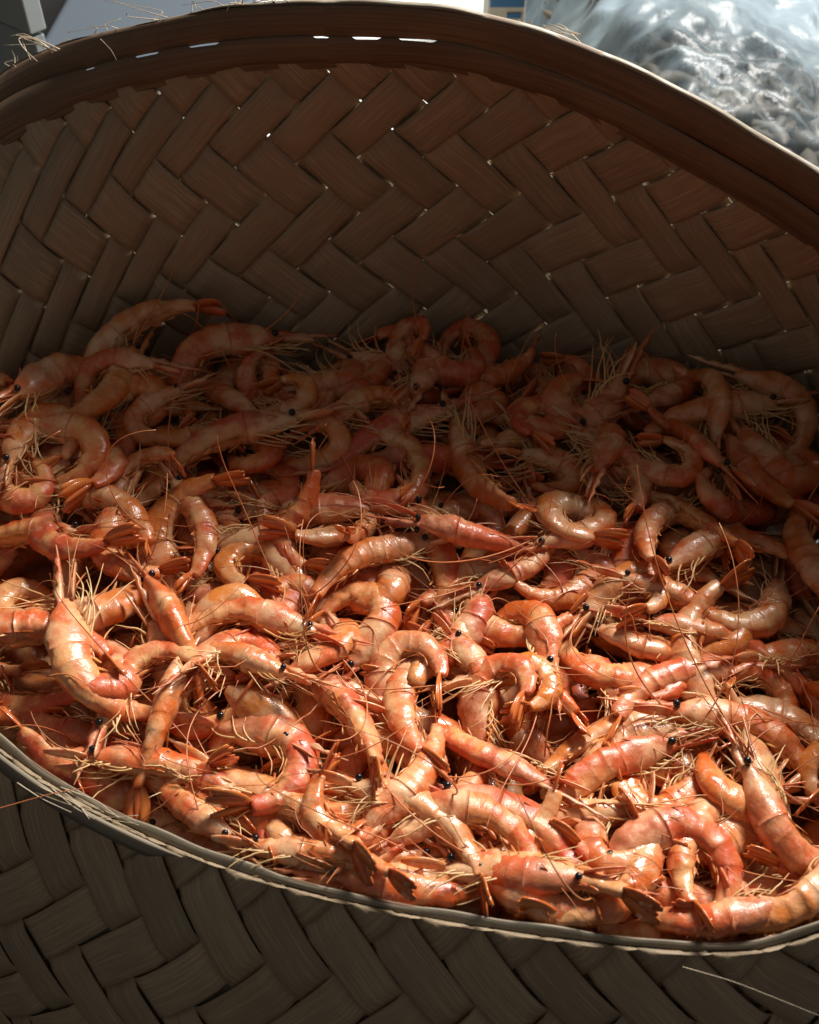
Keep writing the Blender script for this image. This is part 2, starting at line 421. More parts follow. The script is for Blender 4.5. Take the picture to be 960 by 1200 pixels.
def body_geometry(curl, twist, nr=18, nt_=None, L=.056, fat=1.0, rr=None):
    rr = rr or np.random.default_rng(1)
    base = list(np.linspace(0, .36, 18))
    for a, b_ in zip(SEG[:-1], SEG[1:]):
        base += list(a+(b_-a)*np.array((.001, .05, .11, .35, .6, .8, .92)))
    ts = np.array(sorted(set(base))) if nt_ is None else np.linspace(0, 1, nt_)
    P, th = spine(ts, curl, L, twist); d, up = frames(th)
    h = r_profile(ts)*fat; edge = np.zeros_like(ts)
    for a, b_ in zip(SEG[:-1], SEG[1:]):
        ins = (ts > a) & (ts < b_); fr = (ts-a)/(b_-a)
        h = np.where(ins, h*(.974+.042*np.where(fr < .11, (1-fr/.11)**1.0, ((fr-.11)/.89)**1.8)), h); edge = np.where(ins, np.clip((fr-.72)/.28, 0, 1)**2, edge)
    ins = ts <= .361; h = np.where(ins, h*(1+.02*np.clip((ts-.26)/.1, 0, 1)), h); edge = np.where(ins, np.clip((ts-.325)/.035, 0, 1)**2, edge)
    lump = 1+.04*np.sin(ts*31+rr.random()*6)*rr.random()
    h = h*lump
    V = []; SH = []
    al = np.arange(nr)*2*np.pi/nr
    for i, t in enumerate(ts):
        w = h[i]*np.interp(t, [0, .1, .3, .5, .8, 1], [.62, .74, .80, .78, .70, .62])
        for a in al:
            c, s_ = math.cos(a), math.sin(a)
            hh = h[i]*(1.0 if c > 0 else np.interp(t, [0, .15, .34, .40, .9, 1], [.85, 1.0, 1.0, .80, .75, .8]))
            ws = w*(abs(s_)**.9)*(1 if s_ > 0 else -1)
            if c < -.2 and t > .36: ws *= 1.0+.16*(-c)       # side plates of the tail
            if c > .8 and t < .30: hh *= 1.0+.10*(c-.8)/.2    # keel
            V.append(P[i]+up[i]*(hh*c)+Y*ws)
            SH.append((t, .5+.5*c, edge[i]))
    V = np.array(V); f = []
    if nt_ is None:
        off = Vector((rr.random()*50, rr.random()*50, 0)); cP = P[np.repeat(np.arange(len(ts)), nr)]
        nrm = V-cP; nrm /= np.maximum(np.linalg.norm(nrm, axis=1)[:, None], 1e-6)
        dsp = np.array([.00085*mnoise.noise(Vector(p)*130+off)+.00050*mnoise.noise(Vector(p)*380+off)+.00022*mnoise.noise(Vector(p)*900+off) for p in V]); V = V+nrm*dsp[:, None]
    for i in range(len(ts)-1):
        for k in range(nr): f.append((i*nr+k, i*nr+(k+1) % nr, (i+1)*nr+(k+1) % nr, (i+1)*nr+k))
    f.append(tuple(range(nr))[::-1]); f.append(tuple((len(ts)-1)*nr+k for k in range(nr)))
    return V, f, SH
def build_variant(curl_deg, seed):
    rr = np.random.default_rng(seed); R_ = rr.random
    curl = math.radians(curl_deg); twist = (R_()-.5)*.36; L = .056; fat = .76+.20*R_()
    V, f, SH = body_geometry(curl, twist, rr=rr, fat=fat)
    mb = MB(); mb.add(V, f, SH)
    P0, th0 = spine(np.array([0.0, .05]), curl, L, twist); d0, up0 = frames(th0)
    fw = -d0[0]; u = up0[0]; o = P0[0]
    # rostrum: a toothed spike
    nb = 9; rl = .019+.005*R_(); v = []; ff = []
    for i in range(nb):
        s = i/(nb-1); c = o+fw*(-.004+(rl+.004)*s)+u*(.0027-.0006*s+.0030*s*s)
        tooth = .0012 if (i % 2 == 0 and 0 < i < nb-2) else 0
        hw = .0009*(1-s)+.00015; hh = .0014*(1-s)+.0002
        v += [c+u*(hh+tooth), c+Y*hw, c-u*hh, c-Y*hw]
    for i in range(nb-1):
        for k in range(4): ff.append((i*4+k, i*4+(k+1) % 4, (i+1)*4+(k+1) % 4, (i+1)*4+k))
    ff.append((0, 3, 2, 1))
    mb.add(v, ff, [(0, .9, .5)]*len(v))
    # antenna scales
    for sy in (-1, 1):
        k0 = len(mb.v); blade(mb, o+Y*(sy*.0022)-u*.0010-fw*.001, (fw+Y*(sy*.16)+u*(.05-.1*R_())), Y*.8+u*.3*sy, u, .0135, .0021)
        for q in range(k0, len(mb.v)): mb.sh[q] = (0, .4, .1)
    ctr = np.array(mb.v[:len(V)]).mean(0)
    parts = {}
    def put(name, mbx, mat):
        mbx.v = [tuple(np.array(p)-ctr) for p in mbx.v]; parts[name] = mbx.mesh('shrimp_'+name, mat)
    pts = np.array(mb.v)-ctr
    # tail fan
    PT, tT = spine(np.array([.985]), curl+.02, L, twist); dT, uT = frames(tT); oT, dT, uT = PT[0], dT[0], uT[0]
    tb = MB(); blade(tb, oT, dT, Y, uT, .0115, .0012, .0004)
    sp = .06+.26*R_(); sag = (R_()-.4)*.25; plates = []
    for sy in (-1, 1):
        for a, ln in ((sp, .0125), (sp*1.9, .0118)):
            dd = dT*math.cos(a)+Y*(sy*math.sin(a))-uT*(.05+a*.22)
            pb = MB(); plates.append(pb)
            blade(pb, oT+Y*(sy*.0012), dd, Y*math.cos(a)-dT*(sy*math.sin(a)), uT, ln, .0023, .0003, sag)
    tailpts = np.vstack([np.array(x_.v) for x_ in [tb]+plates])-ctr
    # walking legs
    lb = MB(); spread = .35+.9*R_()*R_(); bush = 1.0 if seed % 4 else 1.35
    for sy in (-1, 1):
        for k in range(6):
            if seed % 4 and R_() < .25: continue
            t = .07+.048*k; Pk, tk = spine(np.array([t]), curl, L, twist); dk, uk = frames(tk)
            o2 = Pk[0]-uk[0]*(r_profile(t)*.75)+Y*(sy*.0022)
            f2 = -dk[0]; ln = (.011+.008*R_())*(1.0 if k > 1 else .8)*bush
            a1 = (R_()-.35)*1.0*spread+(.9-.25*k)*.8; out = sy*(.12+.5*R_()*spread)
            pp = [o2]; cur = o2; dirv = f2*(.75+.5*R_())-uk[0]*(.25+.45*R_()*spread)+Y*out*.6; dirv /= np.linalg.norm(dirv)
            bend = (R_()-.40)*.9
            for j in range(9):
                cur = cur+dirv*ln/9; pp.append(cur)
                turn = (.5 if j in (2, 5) else .05)*(1 if R_() < .8 else -1.2)
                dirv = dirv+f2*turn*.5+uk[0]*(bend*.55+(R_()-.5)*.26)+Y*((R_()-.5)*.42); dirv /= np.linalg.norm(dirv)
            lb.tube(pp, list(np.linspace(.00042, .00012, 10)*(.8+.4*R_())), 5)
    # swimmerets
    sb = MB()
    for k, (a, b_) in enumerate(zip(SEG[:5], SEG[1:6])):
        Pk, tk = spine(np.array([(a+b_)/2]), curl, L, twist); dk, uk = frames(tk)
        for sy in (-1, 1):
            o2 = Pk[0]-uk[0]*(r_profile((a+b_)/2)*.62)+Y*(sy*.0016)
            for q in range(2):
                dd = -uk[0]*(.12+.25*R_())-dk[0]*(.9-1.5*(R_() < .3))+Y*(sy*(.05+.2*R_())); dd /= np.linalg.norm(dd)
                blade(sb, o2, dd, dk[0]*.8+Y*.3*sy, Y, .0054-.0005*k, .0014, .00010, (R_()-.5)*.6, 4)
    # antennae
    def whip(ln, r, n=22, start=None):
        dirv = fw*(.8)+Y*((R_()-.5)*1.2)+u*(R_()-.4)*.8; dirv /= np.linalg.norm(dirv); cur = start; pp = [cur]
        ax = np.array((R_()-.5, R_()-.5, R_()-.5)); ax /= np.linalg.norm(ax); rate = (.05+.13*R_())
        for j in range(n):
            cur = cur+dirv*ln/n; pp.append(cur); dirv = dirv+np.cross(ax, dirv)*rate; dirv /= np.linalg.norm(dirv)
            if j % 6 == 5: ax = ax+np.array((R_()-.5, R_()-.5, R_()-.5))*.8; ax /= np.linalg.norm(ax)
        return pp, list(np.linspace(r, r*.35, n+1))
    fb = MB()
    for sy in (-1, 1):
        for q in range(2):
            pp, rad = whip(.018+.014*R_(), .00026, 10, o+Y*(sy*.0010)+u*.0006); fb.tube(pp, rad, 4)
    eyes = []
    for sy in (-1, 1):
        eb = MB(); c = o+Y*(sy*(.0025+.0005*R_()))+u*(.0016)-fw*(.0018+.0008*R_())
        eb.sphere(c, .00132, 12, 8); eb.tube([o+Y*(sy*.0010)+u*.0012-fw*.003, c], [.0009, .0008], 6); eyes.append(eb)
    ants = []
    for sy in (-1, 1):
        ab = MB(); pp, rad = whip(.055+.05*R_(), .00036, 24, o+Y*(sy*.0020)-u*.0008); ab.tube(pp, rad, 4); ants.append(ab)
    put('body', mb, M_SHELL); put('tail_fan', tb, M_TAIL); put('walking_legs', lb, M_LEG); put('swimmerets', sb, M_SWIM); put('feelers', fb, M_ANT)
    for k, e in enumerate(plates): put('plate%d' % k, e, M_TAIL)
    for k, e in enumerate(eyes): put('eye%d' % k, e, M_EYE)
    for k, e in enumerate(ants): put('antenna%d' % k, e, M_ANT)
    dep = np.vstack([pts, tailpts])
    return dict(curl=curl_deg, parts=parts, pts=dep)
CURLS = [25, 40, 60, 80, 100, 120, 140, 160, 180, 195, 210, 225, 245, 50, 130, 170, 200, 235]
VARS = [build_variant(c, 100+i) for i, c in enumerate(CURLS)]

# ---- heap: shrimps come to rest on a height map
GX0, GY0, GR = -.33, .07, .0015; GNX, GNY = 440, 340
xs = GX0+(np.arange(GNX)+.5)*GR; ys = GY0+(np.arange(GNY)+.5)*GR
Us = np.linspace(0, NU, 240, endpoint=False); zr = rim_z(Us); WL = wall_len(Us)
INN = S(Us, np.clip((zr-.172)/zr, 0.01, 1)*WL, 0*Us+.004)[:, :2]
def inside_mask(poly):
    XX, YY = np.meshgrid(xs, ys, indexing='ij'); ins = np.zeros(XX.shape, bool); n = len(poly)
    for i in range(n):
        x1, y1 = poly[i]; x2, y2 = poly[(i+1) % n]
        if y1 == y2: continue
        ins ^= ((y1 > YY) != (y2 > YY)) & (XX < (x2-x1)*(YY-y1)/(y2-y1)+x1)
    return ins
MASK = inside_mask(INN)
XX, YY = np.meshgrid(xs, ys, indexing='ij')
def bumps(x, y): return .004*np.sin(x*31+1)*np.cos(y*27)+.003*np.sin(x*70+y*40)
MOUND = .114; SCALE = 1.24
H = np.where(MASK, MOUND+bumps(XX, YY), MOUND)
def cells(p):
    i = ((p[:, 0]-GX0)/GR).astype(int); j = ((p[:, 1]-GY0)/GR).astype(int)
    return np.clip(i, 0, GNX-1), np.clip(j, 0, GNY-1)
UPV = np.array((0, 0, 1.))
def orient(head, mode, roll, pitch):
    h = np.array((head[0], head[1], 0.)); h /= np.linalg.norm(h); left = np.cross(UPV, h)
    z = {'L': -left, 'R': left, 'D': UPV, 'U': -UPV}[mode]
    R = np.stack([h, np.cross(z, h), z], 1)
    Rr = np.array(Matrix.Rotation(math.radians(roll), 3, Vector(h))); Rp = np.array(Matrix.Rotation(math.radians(pitch), 3, Vector(left)))
    return Rp@Rr@R
def rest(pts, xy, sink, q=.95):
    p = pts+np.array((xy[0], xy[1], 0)); i, j = cells(p)
    out = 1-MASK[i, j].mean()
    z = np.quantile(H[i, j]-p[:, 2], q)-sink
    return z, i, j, out
PLACED = []
def commit(vi, R, xy, z, sc, info):
    p = (VARS[vi]['pts']*sc)@R.T+np.array((xy[0], xy[1], z)); i, j = cells(p)
    np.maximum.at(H, (i, j), p[:, 2]); PLACED.append((vi, R, (xy[0], xy[1], z), sc, info))
def rand_pose(r):
    md = ['L', 'R', 'D', 'U'][int(np.searchsorted(np.cumsum([.44, .44, .06]), r.random()))]
    vi = int(r.choice(len(VARS), p=VW))
    if md in 'DU' and VARS[vi]['curl'] > 90: md = 'LR'[int(r.integers(2))]
    a = r.random()*2*math.pi
    return vi, orient((math.cos(a), math.sin(a)), md, r.normal(0, 17), r.normal(0, 10))@np.diag((.92+.16*r.random(), .78+.32*r.random(), .86+.22*r.random())), (.86+.26*r.random())*SCALE
INSIDE_XY = np.argwhere(MASK)
VW = np.array([.35+v_['curl']/200 for v_ in VARS]); VW /= VW.sum()
PXg, PYg = to_px(np.stack([XX, YY, 0*XX+.17], -1))
VIS = MASK & (PXg > -60) & (PXg < 1020) & (PYg < 1160)
VIS_XY = np.argwhere(VIS)
LIT = VIS & (PYg > np.interp(PXg, [0, 180, 400, 760, 960], [450, 520, 570, 580, 620]))
TARGET = np.where(LIT, .170, .180)-np.where(PYg < 480, .004, 0)+.026*np.exp(-((PXg-40)/130)**2-((PYg-510)/90)**2)
def scatter(n, pool, target, sink, info, tries=7, stop=None):
    k = 0
    for it in range(n*3):
        if k >= n: break
        vi, R, sc = rand_pose(rng); pts = (VARS[vi]['pts']*sc)@R.T; best = None
        for c in range(tries):
            i0, j0 = pool[rng.integers(len(pool))]; xy = (xs[i0], ys[j0])
            z, i, j, out = rest(pts, xy, sink)
            if out > .003: continue
            sc_ = np.mean(target[i, j]-H[i, j])-.4*max(0, z+pts[:, 2].max()-target[i0, j0]-.004)*1.0
            if best is None or sc_ > best[0]: best = (sc_, xy, z)
        if best is None: continue
        commit(vi, R, best[1], best[2], sc, info); k += 1
# lower layers: far more than can be told apart
scatter(250, INSIDE_XY, np.full(MASK.shape, .16), .004, 'under', 5)
UNDER = PLACED[:]; PLACED.clear()
print('under layer', H[VIS].mean())

# ---- shrimps one can point at in the photograph: centre px, heading deg in the picture, curl, side the belly is on, scale, roll, pitch, label
HERO = [
 (50, 497, -105, 220, 'L', 1.12, 0, 8, 'plump curled shrimp highest at the left edge, next to the shaded shrimp'),
 (158, 552, -110, 150, 'L', 1.0, 10, 0, 'orange arched shrimp right of the plump curled shrimp at left edge'),
 (130, 592, 172, 60, 'L', 1.0, 15, 0, 'peach shrimp bent under the arched orange shrimp at left'),
 (5, 602, -4, 35, 'R', 1.0, -10, 0, 'pale straight shrimp with black eye pointing right at the left edge'),
 (232, 622, 128, 60, 'L', 1.0, 10, 0, 'long pale shrimp slanting down to the right, left of the shadow edge'),
 (140, 640, 60, 120, 'R', 1.0, 0, 0, 'pinkish humped shrimp above the shrimp with two raised eyes'),
 (205, 738, 128, 35, 'D', 1.15, 5, 3, 'straight orange shrimp seen from above with two black eyes upper left'),
 (108, 785, 92, 110, 'R', 1.12, 25, 0, 'whitish shrimp standing head up with curled orange tail at left'),
 (48, 742, 192, 70, 'L', 1.1, 10, 0, 'pale peach shrimp at left edge with its black eye near the frame'),
 (280, 727, -20, 75, 'R', 1.08, 12, 0, 'shrimp with pale cheek and one black eye pointing right, left of middle'),
 (347, 705, -75, 200, 'R', .95, 0, 0, 'pink arched tail, left one of the touching pair in the middle'),
 (425, 725, 222, 195, 'R', 1.12, -5, 0, 'fat curled shrimp of the touching pair, black eye at lower left'),
 (268, 772, -22, 35, 'R', .85, 10, 0, 'small shrimp with black eye below the pale cheeked shrimp'),
 (172, 848, 78, 40, 'D', 1.0, 0, 6, 'pink shrimp pointing up with two close black eyes, lower left'),
 (60, 840, 250, 150, 'L', 1.0, 0, 0, 'orange curled shrimp by the left end of the front rim'),
 (48, 868, 150, 45, 'L', .85, 0, 0, 'pale shell pressed against the split front rim at left'),
 (405, 832, 128, 40, 'L', 1.1, 25, 0, 'long orange shrimp slanting down to the right in the middle'),
 (480, 815, 62, 60, 'R', 1.08, 0, 8, 'shrimp with whitish back and long legs raised, in the middle'),
 (322, 888, 174, 160, 'L', 1.22, 8, 0, 'large yellowish shrimp folded in a hairpin above the front rim'),
 (328, 972, 152, 35, 'L', 1.15, 30, 0, 'glossy shrimp with eye at its upper left, along the front rim'),
 (412, 958, 60, 185, 'L', 1.05, 0, 0, 'bright round shrimp tail below the hairpin shrimp'),
 (200, 905, 178, 55, 'L', 1.05, 10, 0, 'peach shrimp behind the yellow legs near the left front rim'),
 (372, 1032, 172, 40, 'L', .95, 20, 0, 'pink shrimp lying along the front rim left of centre'),
 (235, 965, 160, 50, 'L', .9, 20, 0, 'pale yellow shrimp tucked behind the front rim at left'),
 (486, 908, 225, 35, 'R', .95, 0, 0, 'smooth orange shrimp tail, upper of two parallel ones at centre front'),
 (528, 938, 214, 45, 'R', .95, 0, 0, 'smooth orange shrimp tail, lower of two parallel ones at centre front'),
 (665, 955, -4, 25, 'U', 1.05, 20, 0, 'long cream shrimp lying straight across, right of centre front'),
 (622, 990, 168, 60, 'L', 1.05, 15, 0, 'yellowish shrimp with dark eye and tangled cream legs at centre front'),
 (590, 1035, 178, 70, 'L', .95, 0, 0, 'orange shrimp under the one with tangled cream legs'),
 (705, 910, 16, 50, 'R', 1.1, 30, 0, 'orange shrimp with black eye pointing right, right of centre'),
 (712, 862, 8, 40, 'R', 1.05, -35, 0, 'pink shrimp showing its legs above the right pointing shrimp'),
 (692, 800, -80, 215, 'R', .9, 0, 0, 'round orange tail disc standing right of centre'),
 (615, 797, 200, 180, 'L', .95, 0, 0, 'curled pink shrimp with white legs left of the round tail disc'),
 (560, 802, 128, 60, 'L', .85, 0, 0, 'narrow pink shrimp left of the curled pink one with white legs'),
 (795, 798, 4, 45, 'R', 1.1, 20, 0, 'glossy red pink shrimp right of the round tail disc'),
 (812, 965, 45, 120, 'L', 1.15, 0, 0, 'big bent orange shrimp near the right front'),
 (842, 1045, 222, 170, 'L', 1.1, -10, 0, 'shrimp head with grey eye and cream legs by the front rim at right'),
 (930, 985, 110, 150, 'R', 1.1, 0, 0, 'fat orange shrimp under a tuft of pale legs at right edge'),
 (755, 1072, 80, 80, 'L', 1.0, 0, 10, 'pale peach shrimp head pointing up behind the lowest front rim'),
 (650, 1080, 175, 40, 'L', 1.05, 20, 0, 'glossy orange shrimp lying along the lowest front rim'),
 (890, 1068, 50, 60, 'R', .9, 0, 0, 'shiny striped shrimp between the grey eyed head and right corner'),
 (938, 1072, 40, 50, 'L', 1.0, 0, 0, 'ochre shrimp in the lower right corner against the rim'),
 (505, 1045, 165, 60, 'L', .95, 20, 0, 'cream shrimp with messy legs by the front rim at centre'),
 (545, 692, 10, 130, 'R', 1.05, 0, 0, 'yellow orange spotted shrimp tail bent in the middle'),
 (615, 655, 200, 60, 'R', .9, 10, 0, 'peach shrimp below the arched shrimp with white belly edge'),
 (685, 612, 190, 140, 'R', 1.05, 0, 0, 'arched orange shrimp with white edge at the shadow line'),
 (765, 635, 40, 60, 'R', .95, 0, 5, 'pale tan shrimp tail sticking up near the shadow line'),
 (808, 612, 148, 40, 'L', .95, 20, 0, 'shrimp with black eye pointing left at the shadow line'),
 (850, 640, 215, 80, 'L', 1.05, 0, 0, 'dark pink leggy shrimp at the shadow line, right'),
 (742, 692, 235, 210, 'L', 1.08, 0, 0, 'orange ring shaped shrimp with a pale shell beside it'),
 (800, 708, 165, 60, 'L', .9, 0, 0, 'pale empty looking shell right of the ring shaped shrimp'),
 (855, 757, 172, 45, 'L', 1.15, 20, 0, 'long brownish pink shrimp lying level at the right'),
 (663, 690, 60, 90, 'L', .85, 0, 0, 'small orange shrimp left of the ring shaped one'),
 (560, 628, 170, 40, 'R', .95, 20, 0, 'pale shell piece lying on the shadow line at centre'),
 (430, 655, 10, 45, 'R', 1.0, 20, 0, 'cream shrimp with small black eye above the touching pair'),
 (325, 612, 190, 70, 'R', 1.1, -40, 0, 'shrimp on its back with a tuft of pale legs, left of middle'),
 (430, 610, 75, 60, 'U', .9, 0, 0, 'tuft of pale legs on an upturned shrimp at the shadow line'),
 (600, 735, 150, 90, 'R', .95, 0, 0, 'orange bent shrimp right of the touching pair'),
 (520, 760, 60, 60, 'L', .9, 10, 0, 'red shrimp head with eye above the whitish backed shrimp'),
 (880, 860, 175, 60, 'L', 1.05, 0, 0, 'dull pink shrimp at the right above the big bent one'),
 (402, 412, 170, 120, 'R', 1.0, 0, 0, 'dim red arched shrimp nearest the back wall at centre'),
 (262, 512, 8, 40, 'R', 1.15, 10, 0, 'smooth red shrimp in shade above the shadow edge at left'),
 (540, 392, 120, 190, 'R', 1.0, 0, 0, 'dim curled shrimp touching the back wall right of centre'),
 (645, 492, -60, 200, 'R', 1.1, 0, 0, 'dim ring shaped shrimp in the shaded middle'),
 (730, 545, 150, 70, 'L', 1.1, 10, 0, 'dim shrimp with a dark eye pointing left in the shaded right'),
 (860, 470, 5, 30, 'R', 1.1, 20, 0, 'long straight dim shrimp by the right wall'),
 (450, 510, 15, 35, 'R', 1.1, 10, 0, 'long dim shrimp lying level in the shaded middle'),
 (90, 440, 60, 60, 'L', 1.05, 10, 0, 'dull red shrimp leaning on the left wall with long feelers'),
]
NRAND = 178
# a row lying along the front rim
def edge_fill(n):
    fr_ = np.where((INN[:, 1] < .27))[0]; fr_ = fr_[np.argsort(INN[fr_, 0])]
    path = INN[fr_]; straight = [k for k, v_ in enumerate(VARS) if v_['curl'] <= 65]
    for k in range(n):
        a = (k+.5*rng.random())/n*(len(path)-3); i0 = int(a); p = path[i0]; tg = path[i0+2]-path[i0]; tg = tg/np.linalg.norm(tg)
        nin = np.array((-tg[1], tg[0])); nin = nin if nin@(CEN-p) > 0 else -nin
        hd = tg*(1 if rng.random() < .5 else -1)+nin*rng.normal(0, .25)
        vi = straight[int(rng.integers(len(straight)))]; sc = SCALE*(.72+.2*rng.random())
        bel = 'L' if np.cross(hd, nin) > 0 else 'R'      # curl follows the inside of the rim
        R = orient(hd, bel, rng.normal(0, 15), rng.normal(0, 5)); pts = (VARS[vi]['pts']*sc)@R.T
        xy = p+nin*(.010+.012*(k % 2))
        for s_ in range(45):
            z, i, j, out = rest(pts, xy, .006, .93)
            if out < .003: break
            xy = xy+nin*.001
        commit(vi, R, xy, min(max(z, .160), .177), sc, 'rand')
edge_fill(26); edge_fill(22)
BACKHEROES = 8
scatter(NRAND, VIS_XY, TARGET, .0065, 'rand', 9)
print('random layer', H[VIS].mean(), H[LIT].mean())
CXY = np.array((0., .32))
def place_hero(spec):
    px, py, hd, curl, md, sc, roll, pitch, label = spec
    sc *= .94*SCALE
    vi = min(range(len(VARS)), key=lambda k: abs(VARS[k]['curl']-curl)+.01*((k*7+px) % 5))
    a = math.radians(hd); p0 = at_z(px, py, .178); p1 = at_z(px+20*math.cos(a), py-20*math.sin(a), .178)
    R = orient((p1-p0)[:2], md, roll, pitch)@np.diag((.95+.1*rng.random(), .82+.3*rng.random(), .9+.18*rng.random())); pts = (VARS[vi]['pts']*sc)@R.T
    z = .178; xy = p0[:2]
    for it in range(4):
        xy = at_z(px, py, z)[:2].copy()
        for s in range(34):
            zz, i, j, out = rest(pts, xy, .010, .92)
            if out < .0012: break
            d = CXY-xy; xy = xy+d/np.linalg.norm(d)*.002
        LFT = .022*math.exp(-((px-40)/120)**2-((py-500)/90)**2); z = min(max(zz, .166+LFT), .185+LFT)
    commit(vi, R, xy, z, sc, label)
for s in HERO: place_hero(s)
print('after heroes', H[VIS].mean(), H[LIT].mean())

GROUP = 'shrimps in the heap'
WALLZ = np.full(MASK.shape, .20); WALLZ[YY > .36] = .36; WALLZ[(XX > .15) & (YY > .2)] = .30
def pose_word(vi, sc):
    c = VARS[vi]['curl']; w = 'tightly curled' if c > 170 else 'curled' if c > 105 else 'bent' if c > 55 else 'nearly straight'
    return ('small ' if sc < 1.14 else 'large ' if sc > 1.32 else '')+w
def zone_label(p, vi, sc):
    x, y = to_px(np.array(p)); w = pose_word(vi, sc)
    dark = y < 610 and not LIT[cells(np.array([p]))][0]
    col = ['far left', 'left', 'middle', 'right', 'far right'][int(min(max(x//192, 0), 4))]
    if dark:
        row = 'by the woven wall' if y < 450 else 'in deep shade' if y < 520 else 'behind the lit shrimps'
        return 'dim red %s shrimp %s, %s of the heap' % (w, row, col), 'shaded shrimps'
    row = 'below the shadow edge' if y < 700 else 'mid heap' if y < 850 else 'towards the front rim' if y < 980 else 'against the front rim'
    return 'orange %s shrimp half buried %s, %s' % (w, row, col), 'half buried shrimps'
PARTN = [('body', 'body', None), ('tail_fan', 'tail_fan', None), ('walking_legs', 'walking_legs', 'stuff'), ('swimmerets', 'swimmerets', 'stuff'),
         ('feelers', 'feelers', 'stuff'), ('eye0', 'eye', None), ('eye1', 'eye', None), ('antenna0', 'antenna', None), ('antenna1', 'antenna', None)]
for vi, R, loc, sc, info in PLACED:
    root = bpy.data.objects.new('shrimp', None); COL.objects.link(root); root.empty_display_size = .01
    hide = info == 'rand' and rng.random() < .45
    M = np.eye(4); M[:3, :3] = R*sc; M[:3, 3] = loc
    root.matrix_world = Matrix(M.tolist())
    if info == 'rand': lb_, gr_ = zone_label(loc, vi, sc); tag(root, lb_, 'shrimp', gr_)
    else: tag(root, info, 'shrimp', GROUP)
    for key, nm, kd in PARTN:
        me = VARS[vi]['parts'][key]
        if nm == 'eye' and (hide or ' tail' in info): continue
        if key == 'antenna1' and rng.random() < .6: continue
        if info == 'rand' and (key == 'antenna1' or (key == 'antenna0' and rng.random() < .5) or (key == 'feelers' and hide)): continue
        if nm == 'antenna' or nm == 'feelers':
            co = np.empty(len(me.vertices)*3, np.float32); me.vertices.foreach_get('co', co)
            w = (co.reshape(-1, 3)*sc)@R.T+np.array(loc); i, j = cells(w)
            if ((~MASK[i, j]) & ((w[:, 2] < WALLZ[i, j]+.004) | (w[:, 1] < .27))).any(): continue
        o = link(nm, me, root, kd)
        if nm == 'tail_fan':
            for q in range(4): link('tail_plate', VARS[vi]['parts']['plate%d' % q], o)
def single_out(cat):
    same = {}; ORD = ['first', 'second', 'third', 'fourth', 'fifth', 'sixth', 'seventh', 'eighth', 'ninth', 'tenth', 'eleventh', 'twelfth', 'thirteenth', 'fourteenth', 'fifteenth', 'sixteenth']
    for o in list(COL.objects):
        if o.parent is None and o.get('category') == cat: same.setdefault(o['label'], []).append(o)
    for lab, lst in same.items():
        if len(lst) < 2: continue
        byx = 'rim' in lab; lst.sort(key=lambda o: float(to_px(np.array(o.location))[0 if byx else 1]))
        for k, o in enumerate(lst):
            if len(lst) == 2: o['label'] = lab+', '+(('left one', 'right one') if byx else ('upper', 'lower'))[k]
            elif len(lab.split()) <= 12: o['label'] = lab+', '+ORD[k]+(' from left' if byx else ' from top')
            else: o['label'] = lab.replace(' of the heap', '').replace('nearly ', '')+', '+(['upper', 'middle', 'lower'] if len(lst) == 3 else ['topmost']+ORD[1:])[k]
single_out('shrimp')
# the mass below as one object
low = [body_geometry(math.radians(v['curl']), 0, 8, 22) for v in VARS]
lowc = []
for (V, f, SH) in low: lowc.append((V-V.mean(0), f, SH))
def joined(name, placed, mat, extra=None):
    VV = []; FF = []; SS = []; k = 0
    for vi, R, loc, sc, info in placed:
        V, f, SH = lowc[vi]; VV.append((V*sc)@R.T+np.array(loc)); FF += [tuple(i+k for i in q) for q in f]; SS += SH; k += len(V)
    if extra: VV.append(np.array(extra[0])); FF += [tuple(i+k for i in q) for q in extra[1]]; SS += [(0, .5, 0)]*len(extra[0])
    VV = np.vstack(VV); return mesh(name, VV, FF, mat, True, shade=np.array(SS))
kk = len(INN); cI = INN.mean(0); mv = []; mf = []
rings = [1.0, .8, .6, .4, .2]
for s in rings:
    for p in INN: q = cI+(p-cI)*s; mv.append((q[0], q[1], MOUND+float(bumps(q[0], q[1]))))
for r in range(len(rings)-1):
    for i in range(kk): mf.append((r*kk+i, r*kk+(i+1) % kk, (r+1)*kk+(i+1) % kk, (r+1)*kk+i))
mf.append(tuple((len(rings)-1)*kk+i for i in range(kk)))
o = link('shrimp_heap', joined('shrimp_heap', UNDER, M_SHELL, (mv, mf)), None, 'stuff')
tag(o, 'mass of cooked shrimps underneath, glimpsed between the upper ones', 'shrimps')

# loose whiskers lying on the heap
lw = MB()
for k in range(70):
    i0, j0 = VIS_XY[rng.integers(len(VIS_XY))]; x, y = xs[i0], ys[j0]; a = rng.random()*6.28; ln = .02+.05*rng.random(); cv = rng.normal(0, 22); pp = []
    for q in range(12):
        i = min(max(int((x-GX0)/GR), 1), GNX-2); j = min(max(int((y-GY0)/GR), 1), GNY-2)
        if not MASK[i, j]: break
        pp.append((x, y, H[i-1:i+2, j-1:j+2].max()+.0004)); x += math.cos(a)*ln/12; y += math.sin(a)*ln/12; a += cv*ln/12+rng.normal(0, .15)
    if len(pp) < 6: continue
    P = np.array(pp)
    for q in range(3): P[1:-1, 2] = np.maximum((P[:-2, 2]+P[2:, 2])/2, P[1:-1, 2]-.0008)
    lw.tube(P, list(np.linspace(.00030, .00012, len(P))*(.8+.7*rng.random())), 4)
o = link('loose_whiskers', lw.mesh('loose_whiskers', M_ANT), None, 'stuff'); tag(o, 'fine loose whiskers strewn over the shrimp heap', 'whiskers')

